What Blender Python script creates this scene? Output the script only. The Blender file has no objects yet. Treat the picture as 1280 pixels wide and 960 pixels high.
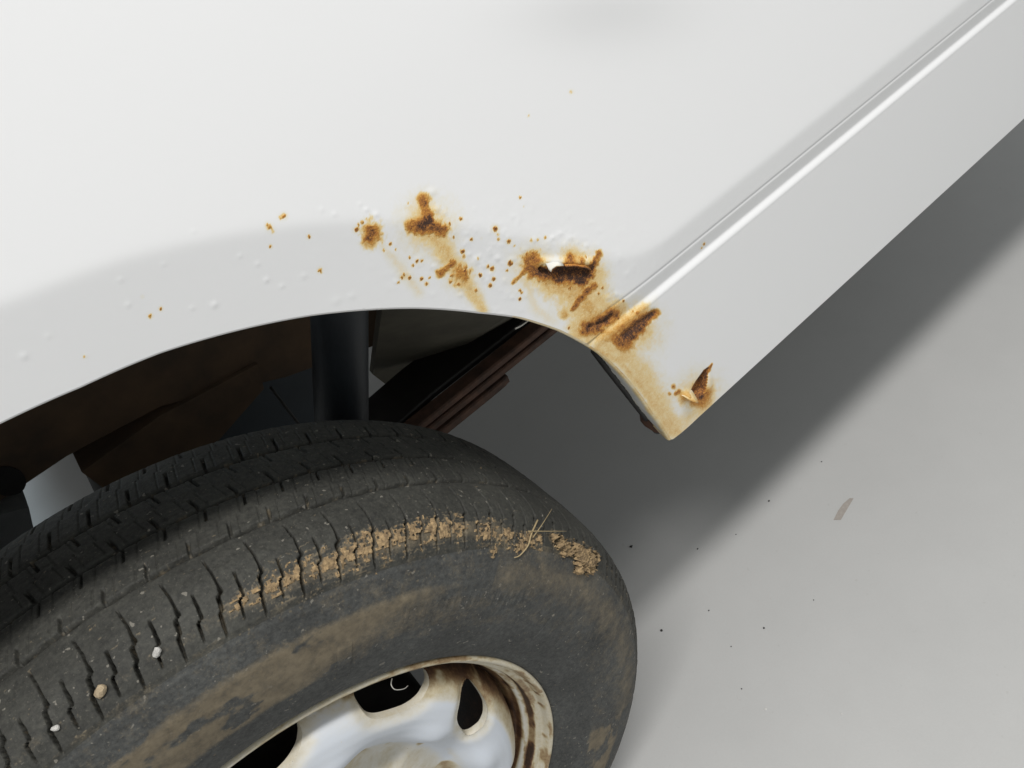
import bpy, math, random
import numpy as np
from mathutils import Matrix, Vector

# ------------------------------------------------------------------ camera, world, lamps, exposure
SC = bpy.context.scene
CAM = np.array([0.13457, -0.28840, 0.86254])
F = 966.119                                   # focal length in pixels of the 1280 wide photograph
ROT = np.array([[0.740914, -0.609133, -0.282849], [-0.600134, -0.411438, -0.685973], [0.301474, 0.677994, -0.670401]])                       # world -> camera (x right, y down, z forward)
cam_d = bpy.data.cameras.new("camera")
cam_o = bpy.data.objects.new("camera", cam_d)
SC.collection.objects.link(cam_o)
m3 = np.stack([ROT[0], -ROT[1], -ROT[2]], 1)
M = Matrix.Identity(4)
for i in range(3):
    for j in range(3):
        M[i][j] = m3[i, j]
    M[i][3] = CAM[i]
cam_o.matrix_world = M
cam_d.sensor_width = 36.0
cam_d.lens = F / 1280 * 36
cam_d.clip_start = 0.01
cam_d.clip_end = 200
SC.camera = cam_o

world = bpy.data.worlds.new("World")
SC.world = world
world.use_nodes = True
bg = world.node_tree.nodes["Background"]
bg.inputs[0].default_value = (0.95, 0.985, 1.0, 1)
bg.inputs[1].default_value = 0.51


def area(name, loc, target, sx, sy, power, col):
    l = bpy.data.lights.new(name, 'AREA')
    l.shape = 'RECTANGLE'
    l.size, l.size_y = sx, sy
    l.energy = power
    l.color = col
    o = bpy.data.objects.new(name, l)
    SC.collection.objects.link(o)
    d = Vector(target) - Vector(loc)
    o.matrix_world = Matrix.Translation(loc) @ d.to_track_quat('-Z', 'Y').to_matrix().to_4x4()
    return o


area("ceiling_lamp", (0.20, -0.80, 3.0), (0.25, 0.0, 0.35), 2.2, 0.20, 73, (1.0, 0.985, 0.97))
area("far_side_lamp", (-1.3, 3.65, 2.6), (-0.3, 1.1, 0.0), 1.0, 0.6, 26, (0.74, 0.90, 1.0))

SC.view_settings.view_transform = 'Standard'
SC.view_settings.look = 'None'
SC.view_settings.exposure = 0.0
SC.view_settings.gamma = 1.0
SC.render.engine = 'CYCLES'
try:
    SC.cycles.use_denoising = True
except Exception:
    pass

# ------------------------------------------------------------------ helpers
rng = random.Random(7)


def at(u, v, y):
    """point where the sight line of photo pixel (u, v) meets the upright plane Y = y"""
    d = ROT.T @ np.array([(u - 640) / F, (v - 480) / F, 1.0])
    return CAM + d * (y - CAM[1]) / d[1]


def on_floor(u, v, z=0.0):
    d = ROT.T @ np.array([(u - 640) / F, (v - 480) / F, 1.0])
    return CAM + d * (z - CAM[2]) / d[2]


def to_uv(x, z, y):
    """flat map of the body side: side-panel coordinates -> pattern coordinates"""
    P = np.stack([x - CAM[0], y - CAM[1], z - CAM[2]], -1) @ ROT.T
    return 640 + F * P[..., 0] / P[..., 2], 480 + F * P[..., 1] / P[..., 2]


def hash2(ix, iy, s):
    h = (ix.astype(np.int64) * 374761393 + iy.astype(np.int64) * 668265263 + s * 974634721) & 0x7fffffff
    h = ((h ^ (h >> 13)) * 1274126177) & 0x7fffffff
    h = (h ^ (h >> 16)) & 0xffff
    return h / 65535.0


def vnoise(x, y, s=0):
    ix, iy = np.floor(x), np.floor(y)
    fx, fy = x - ix, y - iy
    fx, fy = fx * fx * (3 - 2 * fx), fy * fy * (3 - 2 * fy)
    a, b = hash2(ix, iy, s), hash2(ix + 1, iy, s)
    c, d = hash2(ix, iy + 1, s), hash2(ix + 1, iy + 1, s)
    return (a + (b - a) * fx) * (1 - fy) + (c + (d - c) * fx) * fy


def fbm(x, y, s=0, n=4):
    v, a, t = 0, 0.5, 0
    for k in range(n):
        v = v + a * vnoise(x * 2 ** k + 17 * k, y * 2 ** k - 9 * k, s + k)
        t += a
        a *= 0.55
    return v / t


def sstep(a, b, x):
    t = np.clip((x - a) / (b - a), 0, 1)
    return t * t * (3 - 2 * t)


def softplus(x, w):
    return w * np.logaddexp(0, x / w)


def seg_dist(px, py, pts, radii=None):
    """distance to a polyline; with radii returns distance / local radius"""
    best = np.full(px.shape, 1e9)
    if len(pts) == 1:
        d = np.hypot(px - pts[0][0], py - pts[0][1])
        return d / radii[0] if radii is not None else d
    for i in range(len(pts) - 1):
        ax, ay = pts[i]
        bx, by = pts[i + 1]
        dx, dy = bx - ax, by - ay
        t = np.clip(((px - ax) * dx + (py - ay) * dy) / (dx * dx + dy * dy + 1e-9), 0, 1)
        d = np.hypot(px - ax - t * dx, py - ay - t * dy)
        if radii is not None:
            d = d / (radii[i] + t * (radii[i + 1] - radii[i]))
        best = np.minimum(best, d)
    return best


def poly_sdf(px, py, pts):
    """signed distance to a closed polygon, positive inside"""
    d = seg_dist(px, py, list(pts) + [pts[0]])
    ins = np.zeros(px.shape, bool)
    n = len(pts)
    for i in range(n):
        x1, y1 = pts[i]
        x2, y2 = pts[(i + 1) % n]
        c = (y1 > py) != (y2 > py)
        xx = x1 + (py - y1) * (x2 - x1) / (y2 - y1 if y2 != y1 else 1e-9)
        ins ^= c & (px < xx)
    return np.where(ins, d, -d)


def mesh_np(name, verts, quads, mat, parent=None, attrs=None, smooth=True):
    """quads (n,4) index array into verts (m,3); unused verts are dropped"""
    used = np.unique(quads)
    remap = np.full(len(verts), -1, np.int64)
    remap[used] = np.arange(len(used))
    q = remap[quads]
    me = bpy.data.meshes.new(name)
    me.vertices.add(len(used))
    me.vertices.foreach_set("co", verts[used].astype(np.float32).ravel())
    k = q.shape[1]
    me.loops.add(q.size)
    me.loops.foreach_set("vertex_index", q.astype(np.int32).ravel())
    me.polygons.add(len(q))
    me.polygons.foreach_set("loop_start", (np.arange(len(q)) * k).astype(np.int32))
    me.polygons.foreach_set("loop_total", np.full(len(q), k, np.int32))
    me.polygons.foreach_set("use_smooth", np.full(len(q), smooth, bool))
    me.update(calc_edges=True)
    for an, av in (attrs or {}).items():
        a = me.attributes.new(an, 'FLOAT', 'POINT')
        a.data.foreach_set("value", np.asarray(av, np.float32).ravel()[used])
    me.materials.append(mat)
    me.validate()
    o = bpy.data.objects.new(name, me)
    SC.collection.objects.link(o)
    if parent is not None:
        o.parent = parent
    return o


def grid_quads(n, m, flip=False):
    i, j = np.meshgrid(np.arange(n - 1), np.arange(m - 1), indexing='ij')
    a = (i * m + j).ravel()
    q = np.stack([a, a + m, a + m + 1, a + 1], 1)
    return q[:, ::-1] if flip else q


def cut_grid(U, V, sdf, iters=3):
    """snap grid nodes just outside sdf>0 on to its edge; returns U, V and the kept-quad mask"""
    n, m = U.shape
    d = sdf(U, V)
    ins = d > 0
    near = np.zeros_like(ins)
    for di in (-1, 0, 1):
        for dj in (-1, 0, 1):
            near[max(0, di):n + min(0, di), max(0, dj):m + min(0, dj)] |= \
                ins[max(0, -di):n + min(0, -di), max(0, -dj):m + min(0, -dj)]
    mv = near & ~ins
    U, V = U.copy(), V.copy()
    u, v = U[mv], V[mv]
    e = 2e-4 * (1 if np.ptp(U) < 20 else 1e3)
    for _ in range(iters):
        s0 = sdf(u, v)
        gx = (sdf(u + e, v) - s0) / e
        gy = (sdf(u, v + e) - s0) / e
        g2 = gx * gx + gy * gy + 1e-9
        u = u - s0 * gx / g2
        v = v - s0 * gy / g2
    U[mv], V[mv] = u, v
    ok = ins | mv
    keep = ok[:-1, :-1] & ok[1:, :-1] & ok[1:, 1:] & ok[:-1, 1:]
    anyin = ins[:-1, :-1] | ins[1:, :-1] | ins[1:, 1:] | ins[:-1, 1:]
    return U, V, (keep & anyin).ravel()


class MB:
    """collects boxes, tubes and lathes and links them as ONE mesh object"""

    def __init__(s):
        s.v, s.f = [], []

    def add(s, v, f):
        b = len(s.v)
        s.v += [tuple(map(float, p)) for p in v]
        s.f += [tuple(i + b for i in q) for q in f]

    def loft(s, rings, cap=True, closed=True):
        n = len(rings[0])
        v = [p for r in rings for p in r]
        f = []
        for i in range(len(rings) - 1):
            for j in range(n if closed else n - 1):
                k = (j + 1) % n
                f.append((i * n + j, i * n + k, (i + 1) * n + k, (i + 1) * n + j))
        if cap and closed:
            f.append(tuple(range(n))[::-1])
            f.append(tuple((len(rings) - 1) * n + j for j in range(n)))
        s.add(v, f)

    def tube(s, pts, r, n=12):
        pts = [Vector(p) for p in pts]
        rings = []
        rs = r if isinstance(r, (list, tuple)) else [r] * len(pts)
        up = None
        for i, p in enumerate(pts):
            t = (pts[min(i + 1, len(pts) - 1)] - pts[max(i - 1, 0)]).normalized()
            if up is None:
                up = Vector((0, 0, 1)) if abs(t.z) < .9 else Vector((1, 0, 0))
            a = (up - t * up.dot(t)).normalized()
            up = a
            b = t.cross(a)
            rings.append([p + (a * math.cos(w) + b * math.sin(w)) * rs[i]
                          for w in [2 * math.pi * k / n for k in range(n)]])
        s.loft(rings)

    def prism(s, poly, axis_pts):
        """polygon of 3-D points lofted along offsets"""
        s.loft([[Vector(p) + Vector(o) for p in poly] for o in axis_pts])

    def box(s, x0, x1, y0, y1, z0, z1, bev=0.003):
        b = bev
        prof = [(y0 + b, z0), (y1 - b, z0), (y1, z0 + b), (y1, z1 - b), (y1 - b, z1), (y0 + b, z1), (y0, z1 - b), (y0, z0 + b)]
        c = ((y0 + y1) / 2, (z0 + z1) / 2)
        sh = lambda k: [(c[0] + (y - c[0]) * k[0], c[1] + (z - c[1]) * k[1]) for y, z in prof]
        k = (1 - 2 * b / max(y1 - y0, 1e-6), 1 - 2 * b / max(z1 - z0, 1e-6))
        s.loft([[(x0, y, z) for y, z in sh(k)], [(x0 + b, y, z) for y, z in prof],
                [(x1 - b, y, z) for y, z in prof], [(x1, y, z) for y, z in sh(k)]])

    def lathe(s, prof, cx, cz, n=96):
        """revolve (r, y) profile about the wheel axis"""
        s.loft([[(cx + r * math.cos(2 * math.pi * k / n), y, cz + r * math.sin(2 * math.pi * k / n)) for k in range(n)]
                for r, y in prof], cap=False)

    def build(s, name, mat, parent=None, smooth=False, origin=None):
        me = bpy.data.meshes.new(name)
        o0 = Vector(origin) if origin is not None else Vector((0, 0, 0))
        me.from_pydata([tuple(Vector(p) - o0) for p in s.v], [], s.f)
        me.update()
        import bmesh
        bm = bmesh.new()
        bm.from_mesh(me)
        bmesh.ops.recalc_face_normals(bm, faces=bm.faces)
        bm.to_mesh(me)
        bm.free()
        if smooth:
            me.polygons.foreach_set("use_smooth", [True] * len(me.polygons))
        me.materials.append(mat)
        o = bpy.data.objects.new(name, me)
        SC.collection.objects.link(o)
        o.location = o0
        if parent is not None:
            o.parent = parent
        return o


def tag(o, label=None, cat=None, group=None, kind=None):
    if label:
        o['label'] = label
    if cat:
        o['category'] = cat
    if group:
        o['group'] = group
    if kind:
        o['kind'] = kind
    return o


# ------------------------------------------------------------------ materials
def new_mat(name):
    m = bpy.data.materials.new(name)
    m.use_nodes = True
    nt = m.node_tree
    return m, nt, nt.nodes["Principled BSDF"], nt.nodes.new, nt.links.new


def ramp(nt, stops, inp=None):
    r = nt.nodes.new("ShaderNodeValToRGB")
    e = r.color_ramp.elements
    while len(e) < len(stops):
        e.new(0.5)
    for k, (p, c) in enumerate(stops):
        e[k].position = p
        e[k].color = (*c, 1)
    if inp is not None:
        nt.links.new(inp, r.inputs[0])
    return r


def math_n(nt, op, a, b=None, clamp=False):
    n = nt.nodes.new("ShaderNodeMath")
    n.operation = op
    n.use_clamp = clamp
    for k, x in enumerate((a, b)):
        if x is None:
            continue
        if isinstance(x, (int, float)):
            n.inputs[k].default_value = x
        else:
            nt.links.new(x, n.inputs[k])
    return n.outputs[0]


def noise_n(nt, scale, detail=4, rough=0.55, dist=0.0, stretch=None):
    t = nt.nodes.new("ShaderNodeTexCoord")
    n = nt.nodes.new("ShaderNodeTexNoise")
    n.inputs["Scale"].default_value = scale
    n.inputs["Detail"].default_value = detail
    n.inputs["Roughness"].default_value = rough
    n.inputs["Distortion"].default_value = dist
    if stretch:
        mp = nt.nodes.new("ShaderNodeMapping")
        mp.inputs["Scale"].default_value = stretch
        nt.links.new(t.outputs["Object"], mp.inputs[0])
        nt.links.new(mp.outputs[0], n.inputs["Vector"])
    else:
        nt.links.new(t.outputs["Object"], n.inputs["Vector"])
    return n.outputs["Fac"]


def mix_col(nt, fac, a, b):
    n = nt.nodes.new("ShaderNodeMix")
    n.data_type = 'RGBA'
    for sock, x in ((n.inputs[0], fac), (n.inputs[6], a), (n.inputs[7], b)):
        if isinstance(x, (int, float)):
            sock.default_value = x
        elif isinstance(x, tuple):
            sock.default_value = (*x, 1)
        else:
            nt.links.new(x, sock)
    return n.outputs[2]


def bump_n(nt, h, strength, dist, bs):
    b = nt.nodes.new("ShaderNodeBump")
    b.inputs["Strength"].default_value = strength
    b.inputs["Distance"].default_value = dist
    nt.links.new(h, b.inputs["Height"])
    nt.links.new(b.outputs[0], bs.inputs["Normal"])


RUST_STOPS = [(0.0, (0.82, 0.818, 0.815)), (0.09, (0.80, 0.775, 0.70)), (0.22, (0.79, 0.61, 0.30)), (0.36, (0.68, 0.40, 0.11)),
              (0.50, (0.54, 0.245, 0.042)), (0.66, (0.36, 0.140, 0.028)), (0.83, (0.14, 0.056, 0.020)), (1.0, (0.045, 0.020, 0.012))]


def paint_mat():
    m, nt, bs, N, L = new_mat("white_body_paint")
    a = N("ShaderNodeAttribute")
    a.attribute_name = "rust"
    r = a.outputs["Fac"]
    n1 = noise_n(nt, 620, 5, 0.7)
    n2 = noise_n(nt, 230, 4, 0.6)
    nn = math_n(nt, 'ADD', math_n(nt, 'MULTIPLY', n1, 0.55), math_n(nt, 'MULTIPLY', n2, 0.45))
    n5 = noise_n(nt, 1500, 3, 0.6)
    amp = math_n(nt, 'ADD', math_n(nt, 'MULTIPLY', math_n(nt, 'SUBTRACT', nn, 0.5), 2.0), math_n(nt, 'MULTIPLY', math_n(nt, 'SUBTRACT', n5, 0.5), 1.3))
    v = math_n(nt, 'ADD', r, math_n(nt, 'MULTIPLY', amp, math_n(nt, 'POWER', r, 1.3)), True)
    cr = ramp(nt, RUST_STOPS, v)
    L(cr.outputs[0], bs.inputs["Base Color"])
    # paint is glossy, rust is dull
    ms = math_n(nt, 'MULTIPLY', math_n(nt, 'SUBTRACT', v, 0.30), 5.0, True)
    bs.inputs["Roughness"].default_value = 0.4
    L(math_n(nt, 'ADD', math_n(nt, 'MULTIPLY', ms, 0.5), 0.36), bs.inputs["Roughness"])
    L(math_n(nt, 'SUBTRACT', 0.55, math_n(nt, 'MULTIPLY', ms, 0.55)), bs.inputs["Coat Weight"])
    bs.inputs["Coat Roughness"].default_value = 0.12
    fine = noise_n(nt, 900, 3)
    orange = noise_n(nt, 160, 2)
    h = math_n(nt, 'ADD', math_n(nt, 'MULTIPLY', math_n(nt, 'MULTIPLY', fine, ms), 0.7), math_n(nt, 'MULTIPLY', orange, 0.03))
    bump_n(nt, h, 0.6, 0.0012, bs)
    return m


def simple(name, col, rough=0.6, var=0.25, scale=60, metal=0.0, bump=0.15, bscale=None, col2=None, coat=0.0):
    m, nt, bs, N, L = new_mat(name)
    n = noise_n(nt, scale, 5, 0.6)
    c2 = col2 or tuple(x * (1 - var) for x in col)
    cr = ramp(nt, [(0.3, c2), (0.7, col)], n)
    L(cr.outputs[0], bs.inputs["Base Color"])
    bs.inputs["Roughness"].default_value = rough
    bs.inputs["Metallic"].default_value = metal
    bs.inputs["Coat Weight"].default_value = coat
    if bump:
        bump_n(nt, noise_n(nt, bscale or scale * 4, 4), bump, 0.001, bs)
    return m


def rubber_mat(name, base, dust_amt):
    m, nt, bs, N, L = new_mat(name)
    a = N("ShaderNodeAttribute")
    a.attribute_name = "dirt"
    n1 = noise_n(nt, 90, 6, 0.68)
    n2 = noise_n(nt, 700, 4, 0.7)
    n3 = noise_n(nt, 22, 4, 0.6)
    rub = ramp(nt, [(0.3, tuple(x * 0.72 for x in base)), (0.72, tuple(x * 1.3 for x in base))], n3)
    grit = ramp(nt, [(0.60, (0, 0, 0)), (0.70, (1, 1, 1))], n2)
    n4 = noise_n(nt, 330, 5, 0.75)
    fleck = ramp(nt, [(0.69, (0, 0, 0)), (0.72, (1, 1, 1))], noise_n(nt, 240, 2, 0.5))
    g2 = ramp(nt, [(0.35, (0.62, 0.62, 0.62)), (0.65, (1.32, 1.30, 1.26))], n4)
    mm_ = N("ShaderNodeMix")
    mm_.data_type = 'RGBA'
    mm_.blend_type = 'MULTIPLY'
    mm_.inputs[0].default_value = 1.0
    L(rub.outputs[0], mm_.inputs[6])
    L(g2.outputs[0], mm_.inputs[7])
    c0 = mix_col(nt, math_n(nt, 'MULTIPLY', grit.outputs[0], dust_amt), mm_.outputs[2], (0.17, 0.155, 0.125))
    c1 = mix_col(nt, math_n(nt, 'MULTIPLY', fleck.outputs[0], 0.55), c0, (0.26, 0.24, 0.20))
    nn = math_n(nt, 'ADD', math_n(nt, 'MULTIPLY', n1, 0.65), math_n(nt, 'MULTIPLY', n2, 0.35))
    d = math_n(nt, 'MULTIPLY', math_n(nt, 'SUBTRACT', math_n(nt, 'ADD', a.outputs["Fac"], nn), 0.85), 2.6, True)
    dc = ramp(nt, [(0.3, (0.115, 0.090, 0.056)), (0.7, (0.215, 0.175, 0.115))], n1)
    c2 = mix_col(nt, math_n(nt, 'MULTIPLY', d, 0.85), c1, dc.outputs[0])
    L(c2, bs.inputs["Base Color"])
    bs.inputs["Roughness"].default_value = 0.72
    bs.inputs["Specular IOR Level"].default_value = 0.35
    bump_n(nt, math_n(nt, 'ADD', n2, n1), 0.35, 0.0008, bs)
    return m


def floor_mat():
    m, nt, bs, N, L = new_mat("grey_floor_paint")
    n0 = noise_n(nt, 1.6, 4, 0.5)
    n1 = noise_n(nt, 14, 5, 0.6)
    n2 = noise_n(nt, 420, 3, 0.7)
    nn = math_n(nt, 'ADD', math_n(nt, 'MULTIPLY', n0, 0.45), math_n(nt, 'ADD', math_n(nt, 'MULTIPLY', n1, 0.3), math_n(nt, 'MULTIPLY', n2, 0.25)))
    cr = ramp(nt, [(0.32, (0.428, 0.426, 0.414)), (0.68, (0.484, 0.481, 0.468))], nn)
    sp = ramp(nt, [(0.70, (0, 0, 0)), (0.78, (1, 1, 1))], noise_n(nt, 120, 2, 0.5))
    c = mix_col(nt, math_n(nt, 'MULTIPLY', sp.outputs[0], 0.35), cr.outputs[0], (0.36, 0.35, 0.33))
    L(c, bs.inputs["Base Color"])
    bs.inputs["Roughness"].default_value = 0.42
    bump_n(nt, math_n(nt, 'ADD', n2, noise_n(nt, 60, 3)), 0.10, 0.001, bs)
    return m


PAINT = paint_mat()
RUBBER = rubber_mat("sidewall_rubber", (0.056, 0.058, 0.056), 0.55)
TREAD = rubber_mat("tread_rubber", (0.036, 0.036, 0.031), 0.40)
FLOOR = floor_mat()
DARK = simple("dark_underbody", (0.030, 0.029, 0.026), 0.8, 0.5, 25)
BLACK = simple("black_seal_and_shade", (0.018, 0.016, 0.014), 0.6, 0.4, 90)  # also blackens the shade strip and the disc on the rail
RAILM = simple("rusty_rail", (0.15, 0.092, 0.050), 0.85, 0.6, 18, bump=0.4, col2=(0.060, 0.042, 0.028))
LEAFM = simple("rusty_spring_steel", (0.125, 0.062, 0.038), 0.8, 0.6, 70, bump=0.5, col2=(0.045, 0.026, 0.018))
OLIVE = simple("olive_underseal", (0.125, 0.115, 0.085), 0.7, 0.4, 20)
SHOCKM = simple("shock_absorber_paint", (0.018, 0.023, 0.028), 0.5, 0.4, 40)
GREYM = simple("grey_bracket_metal", (0.20, 0.21, 0.21), 0.6, 0.3, 30)
MUDM = simple("dried_mud", (0.43, 0.30, 0.155), 0.95, 0.5, 330, bump=0.9, bscale=900, col2=(0.12, 0.085, 0.05))
STRAWM = simple("dry_straw", (0.42, 0.32, 0.17), 0.7, 0.3, 300)
FIBREM = simple("pale_fibre", (0.55, 0.53, 0.48), 0.6, 0.2, 300)
PEBW = simple("white_pebble_stone", (0.62, 0.60, 0.56), 0.8, 0.3, 500, bump=0.6)
PEBT = simple("tan_pebble_stone", (0.50, 0.39, 0.25), 0.8, 0.3, 500, bump=0.6)
GRITM = simple("black_grit", (0.02, 0.02, 0.018), 0.7, 0.3, 500)
CHIPM = simple("pale_chip", (0.62, 0.61, 0.58), 0.7, 0.2, 500)
SCUFFM = simple("brown_scuff", (0.36, 0.325, 0.29), 0.6, 0.2, 300)

# ------------------------------------------------------------------ floor
fb = MB()
fb.add([(-12, -12, 0), (12, -12, 0), (12, 12, 0), (-12, 12, 0)], [(0, 1, 2, 3)])
floor = tag(fb.build("floor", FLOOR), kind='structure')

# ------------------------------------------------------------------ the van
van = bpy.data.objects.new("white_van", None)
SC.collection.objects.link(van)
tag(van, "white van with a rusted rear wheel arch and a torn rusty sill end", "van")

# --- body side: a height field over the upright plane y = Y0, cut by the arch
Y0 = 0.004
ACX, ACZ = 0.021, 0.369
TH = np.array([-40, 0, 6, 10.9, 16.5, 22.8, 30.3, 37.0, 42.4, 46.9, 53.3, 57.4, 61.8, 66.9, 72, 76.9, 81.4, 90, 120, 180, 230])
RL = np.array([.351, .349, .3482, .3478, .3478, .350, .3533, .3548, .3556, .3556, .3557, .3559, .3562, .3566, .3562, .3556, .355, .355, .355, .355, .355])
Z_BOT = 0.4245
Z_L1, Z_L2 = 0.5585, 0.5528             # bright ledge of the crease
Z_B2 = 0.5695                           # faint line above the ledge
Z_B1 = 0.5865                           # soft edge of the lower band


def lip_r(th_deg):
    return np.interp(th_deg, TH, RL)


def lip_sdf(x, z):
    dx, dz = x - ACX, z - ACZ
    th = np.degrees(np.arctan2(dz, dx))
    th = np.where(th < -90, th + 360, th)
    rho = np.hypot(dx, dz)
    return rho - lip_r(th)


def panel_sdf(x, z):
    a = lip_sdf(x, z)
    b = z - Z_BOT
    # rounded meeting of arch end and sill bottom
    k = 0.0022
    h = np.clip(0.5 + 0.5 * (b - a) / k, 0, 1)
    return b * (1 - h) + a * h - k * h * (1 - h)


BLISTERS = [(160, 381, 5, .25), (268, 381, 6, .4), (240, 385, 4, .25), (322, 330, 4, .3), (333, 350, 5, .35), (300, 320, 4, .25), (30, 445, 7, .3),
            (108, 445, 3, .2), (205, 330, 4, .2), (242, 289, 3, .25), (352, 358, 4, .3), (418, 268, 5, .25), (402, 262, 4, .2),
            (545, 262, 6, .45), (556, 266, 4, .3), (700, 292, 5, .4), (712, 297, 5, .4), (722, 303, 4, .35), (690, 297, 4, .35), (706, 305, 4, .3),
            (733, 307, 5, .35), (668, 300, 5, .35), (655, 312, 4, .3), (600, 320, 4, .3), (622, 322, 5, .3), (586, 318, 4, .3),
            (495, 352, 4, .3), (450, 255, 4, .2), (540, 240, 8, .4), (470, 268, 5, .4), (458, 262, 4, .4), (760, 372, 5, .5), (770, 368, 4, .4),
            (380, 345, 6, .2), (440, 370, 7, .2), (150, 350, 5, .2), (60, 420, 5, .2), (420, 376, 8, .2), (730, 398, 4, .3), (640, 372, 4, .25)]
TEAR1 = [(676, 331), (681, 337), (686, 337), (698, 334), (712, 332), (724, 333), (733, 336), (738, 333), (741, 338), (736, 346), (726, 350), (712, 349), (700, 347), (688, 346), (679, 343), (673, 336)]
TEAR2 = [(865, 497), (864, 489), (870, 478), (880, 464), (885, 460), (883, 472), (881, 488), (878, 492), (867, 501)]


def body_out(x, z):
    """how far the body side stands out (metres) and the pattern coordinates there"""
    dl = lip_sdf(x, z)
    db = z - Z_B1
    # soft union of the band round the arch and the band above the crease
    a, b = dl - 0.0415, db
    k = 0.035
    h = np.clip(0.5 + 0.5 * (b - a) / k, 0, 1)
    s = b * (1 - h) + a * h - k * h * (1 - h)
    out = -0.14 * (z - 0.60) - 0.10 * np.square(np.maximum(z - 0.70, 0))
    out = out - 0.20 * softplus(-s, 0.0012)                                # band turns in, towards the lip and the crease
    fade = sstep(-0.004, 0.030, dl)
    zz = np.maximum(z, Z_L2 - 0.002)
    out = out - 0.16 * softplus(Z_B2 - zz, 0.0005) * fade                 # second, sharper band
    led = Z_L1 - Z_L2
    out = out - 0.0005 * np.exp(-np.square((z - Z_B2) / 0.0009)) * fade
    out = out + 0.80 * (softplus(Z_L1 - z, 0.0005) - softplus(Z_L2 - z, 0.0007)) * (0.35 + 0.65 * fade)
    # sill face below the ledge: cancel the slopes of everything above it
    low = softplus(Z_L2 - z, 0.0007)
    out = out + low * 0.03
    s_low = np.where(z < Z_L2, Z_L2 - z, 0)
    lip_w = sstep(0.0, 0.035, dl)
    out = out - 0.22 * s_low * (lip_w - 1) * 0 - 0.20 * np.square(np.maximum(0.022 - dl, 0)) / 0.022 * 0.4 * (z < Z_L1)
    out = out - 0.25 * softplus(0.4325 - z, 0.0006)                       # bottom edge turns under a little
    return out, dl, s


def panel_shape(x, z):
    out, dl, s = body_out(x, z)
    u, v = to_uv(x, z, Y0 - out + REF)
    ding = np.zeros_like(x)
    for bu, bv, br, bh in BLISTERS:
        q = np.hypot(u - bu, (v - bv) * 1.15) / br
        ding += bh * 0.0007 * np.exp(-np.square(q) * 2.2)
    near = np.exp(-np.square((u - 640) / 150) - np.square((v - 330) / 60))
    ding += near * 0.0002 * np.square(np.clip(fbm(u / 9, v / 9, 31, 3) - 0.42, 0, 1)) * 9
    t1 = poly_sdf(u, v, TEAR1)
    edge = fbm(u / 3, v / 3, 5, 3) - 0.5
    dep = sstep(-0.6, 0.8, t1 + 1.6 * edge) * 0.0030 * (1 - 0.85 * sstep(336, 348, v))
    above = np.exp(-np.square((v - 327) / 5.0)) * sstep(662, 680, u) * (1 - sstep(735, 750, u)) * (1 - sstep(-.8, 1.0, t1))
    ding += above * 0.0016
    t2 = poly_sdf(u, v, TEAR2)
    dep = dep + sstep(-1.4, 2.8, t2) * 0.0055
    flap = np.exp(-np.square((u - 858) / 5.0) - np.square((v - 495) / 5.0)) * (1 - sstep(-1.2, .8, t2))
    ding += flap * 0.004
    ding += np.exp(-np.square((u - 886) / 3.5) - np.square((v - 480) / 13)) * 0.0012 * (1 - sstep(-1.6, .8, t2))
    p5 = seg_dist(u, v, [(780, 420), (797, 407), (818, 391)]) 
    dep = dep + np.exp(-np.square(p5 / 4.0)) * 0.0016
    p4 = np.minimum(np.hypot(u - 739, v - 408), seg_dist(u, v, [(748, 405), (757, 402), (764, 396)]))
    dep = dep + np.exp(-np.square(p4 / 3.2)) * 0.0018
    # shallow bulge on the upper panel, shaped to give a soft dark reflection-like patch
    ding += 0.0035 * np.exp(-np.square((u - 745) / 110) - np.square((v + 25) / 60))
    return Y0 - out - ding + dep, u, v, dl, t1, t2


# measure the arch edge, the crease and the sill edge on the curved side itself
LIP_PX = [(6, 525), (100, 483), (200, 440), (300, 411), (390, 393), (460, 386), (520, 384), (600, 390), (650, 396), (700, 412), (750, 440), (790, 480), (815, 515), (835, 543)]
REF = 0.0


def at_side(u, v):
    y = Y0
    for _ in range(30):
        P = at(u, v, y)
        y = .5 * y + .5 * (Y0 - float(body_out(np.array([P[0]]), np.array([P[2]]))[0][0]) + REF)
    return at(u, v, y)


for _ in range(5):
    rx, rz = ACX + 0.3556 * math.cos(math.radians(53)), ACZ + 0.3556 * math.sin(math.radians(53))
    REF = float(body_out(np.array([rx]), np.array([rz]))[0][0])
    pol = []
    for p in LIP_PX:
        P = at_side(*p)
        pol.append((math.degrees(math.atan2(P[2] - ACZ, P[0] - ACX)), math.hypot(P[0] - ACX, P[2] - ACZ)))
    pol.sort()
    TH = np.array([-40, 0] + [p[0] for p in pol] + [pol[-1][0] + 9, 130, 180, 230])
    RL = np.array([pol[0][1] + .002, pol[0][1] + .0005] + [p[1] for p in pol] + [pol[-1][1]] + [.356] * 3)
    zl = [at_side(*p)[2] for p in ((1000, 165.6), (1000, 195), (1000, 213.5), (1000, 224))]
    Z_B1, Z_B2, Z_L1, Z_L2 = zl
    Z_BOT = float(np.mean([at_side(*p)[2] for p in ((870, 521), (960, 440), (1060, 351), (1160, 262))]))
print("side", REF, Z_BOT, zl, [(round(a, 1), round(b, 4)) for a, b in zip(TH, RL)])

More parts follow.
